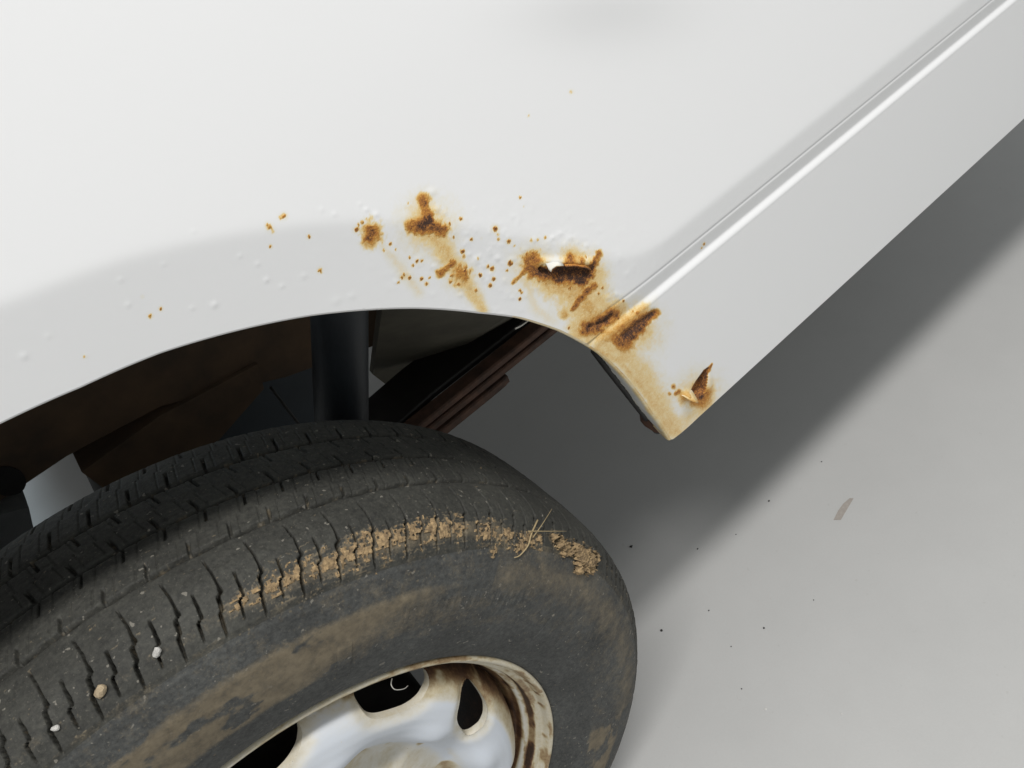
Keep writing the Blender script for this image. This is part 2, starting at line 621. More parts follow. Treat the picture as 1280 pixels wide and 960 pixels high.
# rust: strokes (points, radii, strength, how soft, how ragged) in the flat pattern coordinates of the side
RUST = [
    ([(464, 290)], [13], .62, .55, .55), ([(463, 288), (462, 298)], [7, 6], .72, .5, .6), ([(462, 304)], [8], .42, .5, .4),
    ([(529, 248), (531, 262), (534, 270)], [7, 6, 7], .66, .55, .5), ([(515, 284), (532, 281), (553, 288)], [9, 11, 8], .72, .55, .5),
    ([(528, 284), (537, 277)], [6, 6], .84, .5, .5), ([(530, 268)], [20], .26, .9, .4), ([(534, 284)], [27], .30, .9, .4),
    ([(547, 298), (560, 322), (575, 345), (590, 366), (603, 386)], [15, 14, 16, 10, 7], .30, .8, .35),
    ([(550, 342), (556, 337), (566, 328)], [5, 4, 4], .66, .5, .5), ([(576, 343)], [11], .54, .6, .9), ([(581, 340)], [7], .6, .5, 1.0),
    ([(478, 308), (500, 333), (524, 366)], [4, 8, 6], .15, .9, .3), ([(505, 345)], [7], .2, .9, .5),
    ([(658, 352), (668, 384), (690, 402)], [4, 7, 8], .14, .9, .4),
    # the torn patch above the arch end
    ([(664, 326), (668, 337), (680, 342)], [11, 12, 9], .74, .5, .55), ([(680, 340), (700, 343), (722, 343), (735, 340)], [9, 11, 12, 9], .86, .45, .5),
    ([(749, 317), (742, 328), (735, 338)], [4, 6, 7], .72, .5, .5), ([(713, 320), (708, 331)], [5, 7], .66, .55, .5), ([(726, 325)], [4], .62, .5, .5),
    ([(716, 324)], [15], .36, .9, .4), ([(727, 351), (722, 344)], [9, 12], .80, .5, .5), ([(736, 362), (729, 370), (716, 386)], [4, 5, 3], .74, .5, .4),
    ([(742, 358)], [5], .6, .5, .5), ([(705, 392)], [7], .40, .7, .5), ([(712, 355), (728, 375), (742, 400)], [26, 26, 20], .33, .75, .35),
    ([(668, 336)], [24], .27, .85, .35), ([(655, 340), (641, 354)], [3.2, 2], .6, .5, .5), ([(690, 350), (730, 345)], [20, 22], .36, .8, .4),
    ([(740, 330), (752, 375), (765, 395)], [15, 14, 14], .24, .8, .4),
    # along the crease, the arch end and the sill
    ([(733, 411), (748, 406), (766, 392)], [9, 10, 8], .74, .55, .5), ([(738, 409)], [5], .95, .5, .4), ([(750, 405), (758, 401), (764, 395)], [2.2, 2.2, 2], .92, .5, .3),
    ([(730, 412), (752, 404), (772, 390)], [19, 18, 14], .38, .75, .35), ([(756, 425), (775, 409), (797, 392), (806, 385)], [9, 10, 9, 7], .36, .7, .3),
    ([(776, 424), (790, 414), (802, 404), (820, 391)], [10, 12, 10, 5], .70, .5, .5), ([(786, 420), (800, 408), (818, 392)], [6, 6, 3.5], .86, .5, .5),
    ([(784, 430)], [11], .56, .6, .5), ([(797, 412)], [27], .30, .8, .35), ([(797, 391)], [2.5], .7, .5, .4), ([(779, 407)], [2.5], .7, .5, .4),
    ([(748, 428), (775, 440), (800, 462), (822, 496), (836, 522), (846, 541)], [13, 20, 18, 15, 13, 15], .27, .9, .4),
    ([(745, 436), (775, 452), (800, 480), (820, 510), (838, 540)], [6, 7, 8, 9, 9], .30, .9, .4),
    ([(852, 530), (880, 510)], [14, 12], .22, .8, .3),
    # the tear in the sill
    ([(872, 484), (874, 494)], [6, 7], .86, .5, .3), ([(885, 490), (878, 502), (868, 503)], [8, 9, 7], .56, .7, .4), ([(874, 492)], [24], .28, .8, .35),
    ([(857, 496)], [9], .46, .7, .4), ([(842, 483)], [3], .72, .5, .4), ([(845, 492)], [2.6], .7, .5, .4), ([(849, 489)], [2.6], .7, .5, .4), ([(837, 492)], [2], .6, .5, .4),
    ([(885, 463), (890, 455)], [2.5, 1.2], .8, .5, .3), ([(848, 488)], [12], .16, .9, .4),
]
PITS = [(355, 270, 3.4, .8), (351, 272, 3, .4), (337, 284, 4, .55), (334, 281, 2.5, .62), (341, 289, 3, .3), (338, 308, 1.9, .85), (386, 296, 2.4, .7), (400, 338, 3, .55), (402, 340, 2, .4),
        (446, 287, 3.4, .78), (453, 278, 2.6, .7), (448, 281, 2, .6), (488, 305, 2.2, .75), (480, 313, 2.8, .45), (495, 312, 1.7, .5), (512, 322, 2, .7), (521, 326, 2.4, .8),
        (527, 326, 2, .72), (516, 332, 1.8, .6), (502, 347, 2, .7), (505, 343, 1.6, .6), (512, 347, 2.4, .7), (498, 353, 1.7, .5), (527, 349, 2.4, .85), (533, 355, 2.6, .85), (537, 347, 1.6, .6),
        (510, 255, 1.6, .6), (576, 274, 2.6, .75), (562, 280, 2.4, .7), (555, 294, 2.8, .75), (567, 297, 2, .6), (589, 299, 2, .7), (602, 298, 1, .4),
        (619, 286, 3.8, .8), (622, 293, 2.4, .35), (623, 299, 2, .6), (636, 302, 3, .78), (578, 314, 3, .78), (580, 321, 3, .45), (597, 323, 2, .4), (610, 333, 2.4, .7), (615, 336, 3.6, .66),
        (600, 344, 2.4, .85), (617, 349, 2.6, .75), (613, 357, 2.8, .78), (595, 363, 2, .6), (638, 329, 4, .72), (634, 338, 2, .6), (650, 363, 2.2, .72), (652, 366, 1.8, .7), (650, 374, 2.4, .78),
        (581, 338, 2.6, .85), (563, 353, 2, .8), (564, 345, 1.8, .7), (573, 355, 2.4, .7), (188, 395, 2.8, .5), (201, 386, 2.2, .85), (178, 371, 1.8, .45), (106, 446, 2, .4),
        (650, 247, 1.7, .6), (714, 115, 2.6, .28), (661, 145, 1.6, .3), (753, 360, 1.5, .8), (779, 376, 1.7, .85), (711, 410, 1.7, .8), (880, 305, 1.8, .8), (877, 310, 1.6, .4),
        (666, 317, 2, .8), (658, 318, 2, .7), (712, 360, 2.2, .8), (732, 321, 1.8, .6), (748, 367, 2.2, .7),
        (682, 297, 2.2, .4), (672, 300, 2.2, .35), (664, 300, 2.4, .35), (643, 307, 2, .4), (655, 258, 1, .3), (773, 398, 1.8, .85), (791, 389, 1.6, .6), (793, 400, 1.6, .7)]


def rust_field(u, v, t1, t2):
    r = np.zeros_like(u)
    n = fbm(u / 6.5, v / 6.5, 3, 4) - 0.5
    n2 = fbm(u / 2.6, v / 2.6, 11, 3) - 0.5
    # a drip-wise drag of the noise along the slope the water ran down
    n3 = fbm((u * 0.6 + v * 0.8) / 14, (u * 0.8 - v * 0.6) / 2.4, 21, 3) - 0.5
    for pts, rad, st, soft, rag in RUST:
        us = [p[0] for p in pts]; vs = [p[1] for p in pts]
        pad = max(rad) * 2.2 + 4
        w = (u > min(us) - pad) & (u < max(us) + pad) & (v > min(vs) - pad) & (v < max(vs) + pad)
        if not w.any():
            continue
        d = seg_dist(u[w], v[w], pts, [q * 1.14 for q in rad]) + rag * (1.7 * n[w] + 1.6 * n2[w] + 0.7 * n3[w])
        val = st * 0.90 * (1 - sstep(0.75 - soft, 1.05 + soft * 0.9, d)) * (1 + 0.5 * n2[w] + 0.3 * n3[w])
        r[w] = np.maximum(r[w], val) + 0.18 * np.minimum(r[w], val)
    for pu, pv, pr, st in PITS:
        w = (np.abs(u - pu) < 12) & (np.abs(v - pv) < 12)
        if not w.any():
            continue
        d = np.hypot(u[w] - pu, v[w] - pv) / pr + 0.7 * n2[w]
        r[w] = np.maximum(r[w], st * (1 - sstep(0.45, 1.05, d)))
        r[w] = np.maximum(r[w], 0.16 * st * (1 - sstep(0.8, 2.3, d)))
    r = np.where(t1 > -0.5, np.maximum(r, 0.74 - 0.35 * (n + 0.2)), r)
    # bright bare paint lip just above the tear
    lipw = np.exp(-np.square((u - 687) / 9) - np.square((v - 329) / 5.5)) * (t1 < 0.5)
    r = r * (1 - 0.85 * lipw)
    r = np.where(t2 > -0.9, 0.80 + 0.2 * n, r)
    return np.clip(r, 0, 1)


def spaced(a, b, fine0, fine1, h, grow=1.18, hmax=0.05):
    x = list(np.arange(fine0, fine1, h))
    s, p = h, x[-1]
    while p < b:
        s = min(s * grow, hmax); p += s; x.append(p)
    s, p = h, x[0]
    pre = []
    while p > a:
        s = min(s * grow, hmax); p -= s; pre.append(p)
    return np.array(pre[::-1] + x)


gx = spaced(-0.62, 1.7, 0.045, 0.43, 0.00072, 1.06, 0.02)
gz = spaced(Z_BOT - 0.004, 1.25, Z_BOT - 0.001, 0.775, 0.00078, 1.06, 0.03)
# two extra-fine runs of rows across the crease
gz = np.unique(np.concatenate([gz, np.arange(Z_L2 - 0.003, Z_L1 + 0.003, 0.0004)]))
split = int(np.searchsorted(gz, Z_L1 + 0.0006))
GX, GZ = np.meshgrid(gx, gz, indexing='ij')
CX, CZ, keep = cut_grid(GX, GZ, panel_sdf)
py_, pu_, pv_, pdl, pt1, pt2 = panel_shape(CX, CZ)
py_ = py_ + REF
rust_ = rust_field(pu_, pv_, pt1, pt2)
verts = np.stack([CX, py_, CZ], -1).reshape(-1, 3)
quads = grid_quads(len(gx), len(gz))[keep]
rowj = np.tile(np.arange(len(gz) - 1), len(gx) - 1)[keep]
panel = mesh_np("side_panel", verts, quads[rowj >= split], PAINT, van, {"rust": rust_})
sill = mesh_np("sill_panel", verts, quads[rowj < split], PAINT, van, {"rust": rust_})
sill['label'] = "white sill with a yellowed rusty end and a torn hole"


def skin_y(x, z):
    a = panel_shape(np.array([x]), np.array([z]))
    return float(a[0][0]) + REF


# --- rolled edge of the arch and its return flange
th0 = min(t for t in np.arange(4, 20, .05) if ACZ + float(lip_r(t)) * math.sin(math.radians(t)) > Z_BOT + .0008)
ths = np.concatenate([np.linspace(th0, 36, 140), np.linspace(36.2, 84, 200), np.linspace(85, 190, 70)])
lx = ACX + lip_r(ths) * np.cos(np.radians(ths))
lz = ACZ + lip_r(ths) * np.sin(np.radians(ths))
ly = np.array([skin_y(a, b) for a, b in zip(lx, lz)])
nx, nz = -np.cos(np.radians(ths)), -np.sin(np.radians(ths))
ragged = (fbm(ths * 1.7, ths * 0.3, 9, 3) - 0.5) * 0.004 * (ths < 36)
prof = [(-.0006, .0004), (0.0004, .0003), (.0012, .0010), (.0015, .0022), (.0012, .004), (.0004, .007), (-.0006, .0105), (-.002, .0145)]
rows = []
for k, (pn, pyy) in enumerate(prof):
    e = ragged if k >= len(prof) - 2 else 0
    flare = np.clip((pyy - .001) / .0135, 0, 1) * .0028 * np.sin(math.pi * np.clip((ths - 9) / 24, 0, 1)) ** .7
    rows.append(np.stack([lx + nx * (pn + flare), ly + pyy + e, lz + nz * (pn + flare)], -1))
ev = np.stack(rows, 1).reshape(-1, 3)
eu, evv = to_uv(lx, lz, ly)
er = np.where(ths < 34, 0.26 + 0.25 * (fbm(eu / 8, evv / 8, 4) - .5), 0.02)[:, None] * np.array([1, 1, .9, .7, .35, .12, .14, .5])[None]
er = er + np.where((ths > 34) & (ths < 44), 0.16, 0)[:, None]
er = er + ((ths < 14)[:, None] * np.array([0, 0, 0, .1, .25, .4, .4, .4])[None]) * fbm(np.repeat(ths[:, None], 8, 1) * 2, np.arange(8)[None] * 1.3 + 0 * ths[:, None], 3)
lipo = mesh_np("arch_lip", ev, grid_quads(len(ths), len(prof)), PAINT, van, {"rust": np.clip(er, 0, 1)})

# inner face of the sill end, running from the lip to a straight black seal
k = ths < 31.0
A = (rows[-1] + np.stack([nx, 0 * nx, nz], -1) * -.0006 + np.array([0, -.0006, 0]))[k]
S1 = at(821, 533, 0.043); S2 = at(747, 441, 0.030)
tt = np.linspace(0, 1, k.sum())
B = S1[None] * (1 - tt[:, None]) + S2[None] * tt[:, None]
rr = np.linspace(0, 1, 14)
sv = A[:, None] * (1 - rr[None, :, None]) + B[:, None] * rr[None, :, None]
sv[..., 0] += 0.005 * np.sin(rr * math.pi)[None]
ir = 0.06 + 0.2 * (1 - sstep(0, .35, rr))[None] * fbm(tt[:, None] * 30, rr[None] * 6, 8) + (1 - sstep(.0, .22, tt))[:, None] * 0.9 * fbm(tt[:, None] * 60, rr[None] * 9, 12)
mesh_np("sill_end_flange", sv.reshape(-1, 3), grid_quads(k.sum(), 14), PAINT, van, {"rust": np.clip(ir, 0, 1)})
sb = MB()
d0 = Vector(S2 - S1).normalized()
sb.tube([Vector(S1) - d0 * .004, Vector(S1) + d0 * .03, Vector(S2) - d0 * .02, Vector(S2) + d0 * .004], [.0052, .0048, .004, .0035], 10)
sb.build("edge_seal", BLACK, van, True)
rb = MB()
e0 = Vector(at(818, 530, .036))
rb.loft([[e0 + Vector((dx * s_, yy, dz * s_)) for dx, dz in ((-.004, .007), (.002, .010), (.007, .002), (.006, -.005), (-.001, -.006), (-.005, -.002))] for s_, yy in ((.75, -.009), (1, -.004), (1, .006), (.7, .012))])
rb.build("rust_scab", LEAFM, van)

# sill bottom, returning inwards, and inner sill
xs = np.concatenate([np.linspace(0.3705, 0.43, 60), np.linspace(0.435, 1.7, 100)])
ys = np.array([skin_y(x, Z_BOT + .0004) for x in xs])
pr = [(0.0, .0004), (.0006, -.0010), (.003, -.0022), (.010, -.002), (.03, .000), (.05, .004), (.052, .06), (.06, .15)]
bv = np.stack([np.stack([xs, ys + a, np.full_like(xs, Z_BOT + b)], -1) for a, b in pr], 1)
br_ = np.clip(0.30 - (xs - .37) * 4, 0.02, 1)[:, None] * np.ones(len(pr))[None]
mesh_np("sill_underside", bv.reshape(-1, 3), grid_quads(len(xs), len(pr)), PAINT, van, {"rust": br_})

# curled flakes of paint on the upper edge of the tear
def flake(pts, lift, rustv):
    """pts: outline quad strip in pattern coordinates, two rows; the second row curls out from the body"""
    a, b = pts
    n = len(a)
    V, R_ = [], []
    for t in np.linspace(0, 1, 6):
        for i in range(n):
            q = np.array(a[i]) * (1 - t) + np.array(b[i]) * t
            P = at_side(q[0], q[1])
            V.append((P[0], P[1] - 0.0004 - 0.0017 * t - lift * math.sin(t * 1.7), P[2] + 0.0006 * t))
            R_.append(rustv * (0.5 + 0.9 * t))
    o = mesh_np("paint_flake", np.array(V), grid_quads(6, n), PAINT, None, {"rust": np.array(R_)})
    o.parent = panel
    s_ = o.modifiers.new("thick", 'SOLIDIFY')
    s_.thickness = 0.0004
    return o


flake(([(679, 324), (684, 322), (690, 322), (697, 324), (702, 327)], [(682, 336), (684.5, 339), (686, 335), (691, 331.5), (700, 331)]), 0.0010, 0.08)
flake(([(704, 328), (712, 328), (720, 329), (728, 330), (736, 333)], [(703, 332.5), (712, 331.5), (720, 332), (729, 334), (735, 337)]), 0.0006, 0.62)
o = flake(([(851, 493), (858, 490), (864, 487)], [(857, 498), (863, 500), (866, 501)]), 0.0035, 0.30)
o.parent = sill

# --- rear wheel (all under one Empty)
WZ = 0.30
wheel = bpy.data.objects.new("rear_wheel", None)
SC.collection.objects.link(wheel)
wheel.parent = van
wheel['label'] = "muddy rear wheel on a rusty white steel rim"

half = [(.1875, .010), (.1885, .005), (.191, .0015), (.195, -.0012), (.201, -.0035), (.2045, -.0055), (.2075, -.0052), (.2085, -.0062), (.222, -.0092), (.238, -.0108), (.2545, -.0102), (.2555, -.0108), (.2575, -.0098),
        (.267, -.0078), (.272, -.0066), (.273, -.0070), (.2745, -.0060), (.2775, -.0044), (.2785, -.0046), (.2805, -.0030), (.285, .0010), (.2895, .0060), (.2935, .0125), (.2965, .021), (.2985, .031), (.2995, .044), (.300, .060), (.300, .0745)]
pr_all = half + [(r, .149 - y) for r, y in half[::-1]]
pp = np.array(pr_all)
sl = np.concatenate([[0], np.cumsum(np.hypot(*np.diff(pp, axis=0).T))])
i_sh = 19                                                # sipes begin here
S_SH = sl[i_sh]
S_MID = sl[len(half) - 1]
ss = np.unique(np.concatenate([np.arange(0, S_SH - .004, .0011), np.arange(S_SH - .004, S_SH + .135, .0007), np.arange(S_SH + .135, sl[-1], .004), [sl[-1]]]))
rr_ = np.interp(ss, sl, pp[:, 0]); yy_ = np.interp(ss, sl, pp[:, 1])
# smooth the polyline a little
for _ in range(6):
    rr_[1:-1] = .25 * rr_[:-2] + .5 * rr_[1:-1] + .25 * rr_[2:]
    yy_[1:-1] = .25 * yy_[:-2] + .5 * yy_[1:-1] + .25 * yy_[2:]
tr, ty = np.gradient(rr_, ss), np.gradient(yy_, ss)
ln = np.hypot(tr, ty)
nr, ny = ty / ln, -tr / ln                              # outward normal in the section
th = np.concatenate([np.arange(-24, 122, .072), np.arange(122, 336, 1.0)])
TT, SS = np.meshgrid(th, ss, indexing='ij')
YY = np.broadcast_to(yy_, SS.shape)
sh = SS - S_SH                                           # along the section from the shoulder edge
PITCH = 4.12
wob = lambda a, b, s_: (fbm(a, b, s_, 2) - .5)


def sipe(theta, s0, kind):
    """depth of the shoulder cuts"""
    ph = theta + zig(s0, kind)
    off = (0.55 if kind == 0 else 2.62)
    kidx = np.floor((ph - off) / PITCH + .5)
    d = np.abs(ph - off - kidx * PITCH) * math.radians(1) * 0.295
    jit = hash2(kidx, kidx * 0 + kind, 77)
    if kind == 0:
        w = np.interp(s0, [-.001, .004, .012, .017, .0205, .023, .044], [.0003, .0007, .0008, .0009, .0009, .00025, .00022])
        ext = (s0 > -.002 - .002 * jit) & (s0 < .040)
        dp = np.interp(s0, [-.003, .002, .02, .03, .045], [0, .007, .010, .006, .004])
    else:
        w = np.interp(s0, [.002, .008, .014, .022], [.0003, .0005, .0006, .0004])
        ext = (s0 > .002 - .001 * jit) & (s0 < .022 + .004 * jit)
        dp = np.interp(s0, [.001, .006, .02, .026], [0, .007, .009, .004])
    w = w * (1 + 2.2 * (1 - sstep(14, 30, theta)))
    return ext * dp * (1 - sstep(w * 0.75, w * 0.75 + .00045, d))


def zig(s0, kind):
    if kind == 0:
        return np.interp(s0, [-.004, .0095, .0110, .0175, .0190, .030, .045], [-.30, .10, .42, .60, 1.05, 1.10, .80])
    return np.interp(s0, [0, .0110, .0122, .018, .026], [-.2, .12, .62, .72, .80])


GRO = [.0385, .0690, .0995]
depth = np.maximum(sipe(TT, sh, 0), sipe(TT, sh, 1))
ylat = YY
groove_mask = np.zeros(SS.shape)
for gk, gy in enumerate(GRO):
    wv = .0002 * np.sin(np.radians(TT) * 87 * 1.0 + gk)
    gd = np.abs(ylat - gy - wv)
    gg = (1 - sstep(.0010, .0022, gd)) * .0070
    gg = np.where(rr_[None] > .29, gg, 0)
    depth = np.maximum(depth, gg)
    groove_mask = np.maximum(groove_mask, gg / .0062)
# notches and fine cuts in the three inner ribs
for ri, (ya, yb, off, slant) in enumerate([(.0405, .0670, .3, 20), (.071, .0975, 1.6, -20), (.1015, .140, 2.9, 20)]):
    inr = (ylat > ya - .002) & (ylat < yb + .002) & (rr_[None] > .285)
    for kk, (o2, w2, e0_, e1_) in enumerate([(0, .0013, .0, .34), (PITCH / 2, .0010, .70, 1.02), (PITCH * .25, .0004, .0, 1.0), (PITCH * .75, .0004, .0, 1.0)]):
        f_ = (ylat - ya) / (yb - ya)
        ph = TT - off - o2 + slant * 0.06 * f_ + np.where(f_ > .5, .35, 0) * (kk > 1)
        d = np.abs(ph - np.round(ph / PITCH) * PITCH) * math.radians(1) * .3
        depth = np.maximum(depth, inr * (f_ > e0_ - .05) * (f_ < e1_) * (  .0028 if kk < 2 else .0006) * (1 - sstep(w2 * .45, w2 * .45 + .0006, d)))
rad_ = np.broadcast_to(rr_, SS.shape)
# worn, slightly uneven rubber
wear = (fbm(TT * 1.3, SS * 240, 41, 4) - .5) * .0007 * sstep(-.004, .003, sh)
side_r = .00010 * np.sin(SS * 2 * math.pi / .0034) * (SS < S_SH) * (rad_ > .257) + (fbm(TT * .35, SS * 900, 43, 3) - .5) * .00018
# raised characters on the sidewall (worn, under the mud): a square mark and a run of letters
emb = np.zeros(SS.shape)


def glyph_box(t0, t1, r0, r1):
    return (TT > t0) & (TT < t1) & (rad_ > r0) & (rad_ < r1) & (SS < S_SH)


for t0 in np.arange(31.0, 47.5, 2.5):
    kind = int(t0 * 2) % 4
    emb = np.maximum(emb, glyph_box(t0, t0 + .45, .2385, .2500) * .00032)
    if kind in (0, 2, 3):
        emb = np.maximum(emb, glyph_box(t0 + 1.3, t0 + 1.75, .2385, .2500) * .00032)
    emb = np.maximum(emb, glyph_box(t0, t0 + 1.75, .2385 + (.0095 if kind in (0, 3) else 0), .2405 + (.0095 if kind in (0, 3) else 0)) * .00032)
emb = np.maximum(emb, (glyph_box(51, 54.2, .2385, .2510) & ~glyph_box(51.5, 53.7, .2405, .2490)) * .00032)
# shallow radial steps where the sidewall pattern changes
step = .0005 * sstep(.215, .2158, rad_) * (1 - sstep(.2395, .2400, rad_)) * (((TT > 4) & (TT < 22)) | ((TT > 62) & (TT < 64)))
off_n = -depth + wear + side_r + emb + step * (SS < S_SH)
RRR = rr_[None] + nr[None] * off_n
YYY = yy_[None] + ny[None] * off_n
tyx = RRR * np.cos(np.radians(TT)); tyz = WZ + RRR * np.sin(np.radians(TT))
# bulge where the tyre stands on the floor
tyz = np.maximum(tyz, 0.0005)
tv = np.stack([tyx, YYY, tyz], -1)
# dried mud caked on the shoulder: shells lifted off the tyre
MUD1 = [([(65, .009), (60, .0095), (55, .011), (50, .011), (46, .010)], [.0045, .0066, .0058, .0064, .005], .66),
        ([(73, .011), (66, .010)], [.003, .0052], .45), ([(43, .007), (38, .002)], [.005, .005], .5), ([(41, -.005)], [.004], .7),
        ([(37, -.001), (33, .002)], [.0045, .0045], .6)]
MUD2 = [([(29.5, .006), (27, .002), (25.5, .000)], [.005, .006, .004], 1.0), ([(24.5, .004), (22.5, -.001), (20, .000), (18.5, .004)], [.006, .009, .010, .006], 1.3), ([(22.5, -.008)], [.005], 1.0)]


def mud_t(strokes, seed, ragged):
    mm = np.full(TT.shape, -1.0)
    for pts, rad, h in strokes:
        d = seg_dist(TT * 5.1, sh * 1000, [(a * 5.1, b * 1000) for a, b in pts], [q * 1000 for q in rad])
        mm = np.maximum(mm, (1 - d) * h)
    n_ = fbm(TT * 1.4, sh * 420, seed, 4) - .5
    n_2 = fbm(TT * 4.2, sh * 1200, seed + 5, 3) - .5
    n_3 = fbm(TT * .7, sh * 1500, seed + 9, 2) - .5
    return mm + ragged * (n_ * 1.6 + n_2 * 1.3 + n_3 * 1.1) - 1.2 * (depth > .003), n_2


def mud(name, strokes, seed, ragged, amp):
    t_, n_2 = mud_t(strokes, seed, ragged)
    act = t_ > 0
    hgt = np.clip(t_, -.3, 1) * amp + np.abs(n_2) * amp * 1.6 * sstep(0, .3, t_)
    base = np.minimum(depth, .0012)
    P = np.stack([(RRR + nr[None] * (hgt + base)) * np.cos(np.radians(TT)), YYY + ny[None] * (hgt + base), WZ + (RRR + nr[None] * (hgt + base)) * np.sin(np.radians(TT))], -1).reshape(-1, 3)
    a = act[:-1, :-1] & act[1:, :-1] & act[1:, 1:] & act[:-1, 1:]
    return mesh_np(name, P, nq[a.ravel()], MUDM)


# dirt: mud dust on the sidewall to the left, along the shoulder, and in the grooves
dirt = 0.72 * sstep(.216, .226, rad_) * (1 - sstep(.255, .268, rad_)) * sstep(34, 62, TT + 10 * (rad_ - .25) / .02)
dirt = np.maximum(dirt, 0.46 * sstep(.224, .232, rad_) * (1 - sstep(.245, .262, rad_)) * sstep(24, 48, TT))
dirt = np.where(SS < S_SH, dirt, 0)
dirt = dirt - 0.6 * sstep(.54, .70, fbm(TT * .22, rad_ * 110, 51, 4)) * (TT > 62) * (dirt > 0)
dirt = np.maximum(dirt, (0.34 + 0.22 * sstep(36, 44, TT) * (1 - sstep(64, 80, TT))) * np.exp(-np.square((sh - .008) / .008)))
dirt = np.maximum(dirt, 0.16 + 0.20 * sstep(.221, .224, rad_) * (SS < S_SH) + 0.17 * np.exp(-np.square((rad_ - .262) / .012)) * (SS < S_SH) * (TT < 40))
dirt = np.maximum(dirt, groove_mask * 0.5 * fbm(TT * .4, ylat * 0 + 1.0, 52, 3) * 1.3)
dirt = np.maximum(dirt, (depth > .001) * 0.55 * fbm(TT * 1.1, ss[None] * 200, 53, 3) * 1.25)
for m_, sd_, rg_ in ((MUD1, 61, 1.15), (MUD2, 71, .75)):
    dirt = np.maximum(dirt, .62 * sstep(-.6, .1, mud_t(m_, sd_, rg_)[0]))
dirt = np.clip(dirt, 0, 1)
nq = grid_quads(len(th), len(ss), True)
# close the ring
lastrow = (len(th) - 1) * len(ss) + np.arange(len(ss) - 1)
first = np.arange(len(ss) - 1)
ring = np.stack([lastrow, lastrow + 1, first + 1, first], 1)
allq = np.concatenate([nq, ring])
colj = np.concatenate([np.tile(np.arange(len(ss) - 1), len(th) - 1), np.arange(len(ss) - 1)])
yc = .5 * (yy_[1:] + yy_[:-1]); rc = .5 * (rr_[1:] + rr_[:-1]); sc_ = .5 * (ss[1:] + ss[:-1])
rib_id = np.zeros(len(ss) - 1, int)
trd = (sc_ > S_SH - .004) & (sc_ < sl[-1] - (S_SH - .004))
b_ = [-1] + GRO + [1]
for q in range(4):
    rib_id[trd & (yc > b_[q]) & (yc <= b_[q + 1])] = q + 1
tvf = tv.reshape(-1, 3)
mesh_np("tyre", tvf, allq[rib_id[colj] == 0], RUBBER, wheel, {"dirt": dirt})
for q in range(4):
    rbo = mesh_np("tread_rib", tvf, allq[rib_id[colj] == q + 1], TREAD, wheel, {"dirt": dirt})
    if q == 0:
        rbo['label'] = "outer shoulder rib with deep zigzag cuts and mud"

mud1 = mud("mud_crust", MUD1, 61, 1.15, .0013)
tag(mud1, "long dried mud crust smeared along the shoulder of the tyre", "mud", kind='stuff')
mud2 = mud("mud_clump", MUD2, 71, .75, .0042)
tag(mud2, "crumbly brown mud clump on the right of the tyre shoulder under the straw", "mud")

# --- steel rim and its slotted disc
def rust_attr(o, fn):
    me = o.data
    a = me.attributes.new("rust", 'FLOAT', 'POINT')
    co = np.empty(len(me.vertices) * 3, np.float32)
    me.vertices.foreach_get("co", co)
    co = co.reshape(-1, 3) + np.array(o.location)[None]
    a.data.foreach_set("value", np.clip(fn(co), 0, 1).astype(np.float32))


RSTOPS = [(0.0, (0.57, 0.61, 0.67)), (0.12, (0.58, 0.56, 0.50)), (0.28, (0.46, 0.40, 0.27)), (0.44, (0.30, 0.22, 0.12)), (0.60, (0.18, 0.105, 0.048)), (0.8, (0.085, 0.04, 0.02)), (1.0, (0.03, 0.016, 0.01))]


def rim_mat():
    m, nt, bs, N, L = new_mat("rim_paint")
    a = N("ShaderNodeAttribute")
    a.attribute_name = "rust"
    n1 = noise_n(nt, 380, 5, .68)
    n2 = noise_n(nt, 60, 4, .6)
    amp = math_n(nt, 'SUBTRACT', math_n(nt, 'ADD', math_n(nt, 'MULTIPLY', n1, .6), math_n(nt, 'MULTIPLY', n2, .4)), .5)
    v = math_n(nt, 'ADD', a.outputs["Fac"], math_n(nt, 'MULTIPLY', amp, math_n(nt, 'ADD', math_n(nt, 'MULTIPLY', a.outputs["Fac"], 1.5), .03)), True)
    fl = ramp(nt, [(.74, (0, 0, 0)), (.79, (1, 1, 1))], noise_n(nt, 260, 3, .6))
    v2 = math_n(nt, 'ADD', v, math_n(nt, 'MULTIPLY', fl.outputs[0], .35), True)
    L(ramp(nt, RSTOPS, v2).outputs[0], bs.inputs["Base Color"])
    bs.inputs["Roughness"].default_value = .52
    bump_n(nt, n1, .12, .0008, bs)
    return m


RIMM = rim_mat()
nring = 360
bar = [(.1885, .010), (.1905, .0045), (.1903, .0015), (.1890, .0000), (.1872, .0004), (.1858, .0020), (.1848, .005), (.1840, .0078), (.1800, .0088), (.1785, .0102), (.1778, .0135), (.1772, .0178), (.1752, .0186), (.1738, .0192), (.1728, .0215), (.1722, .0265), (.1700, .0290), (.1685, .034), (.1655, .038), (.163, .046), (.162, .06), (.162, .10), (.175, .125), (.19, .14)]
bp = np.array(bar)
bs_ = np.concatenate([[0], np.cumsum(np.hypot(*np.diff(bp, axis=0).T))])
bq = np.linspace(0, bs_[-1], 150)
br2, by2 = np.interp(bq, bs_, bp[:, 0]), np.interp(bq, bs_, bp[:, 1])
ta = np.linspace(0, 360, nring + 1)
TA, BR = np.meshgrid(ta, br2, indexing='ij')
BY = np.broadcast_to(by2, BR.shape)
bvt = np.stack([BR * np.cos(np.radians(TA)), BY, WZ + BR * np.sin(np.radians(TA))], -1).reshape(-1, 3)
brn = fbm(TA * .16, BR * 300, 81, 4)
rim_rust_shade = 0.19 + 0.10 * brn + .25 * sstep(.52, .66, brn)
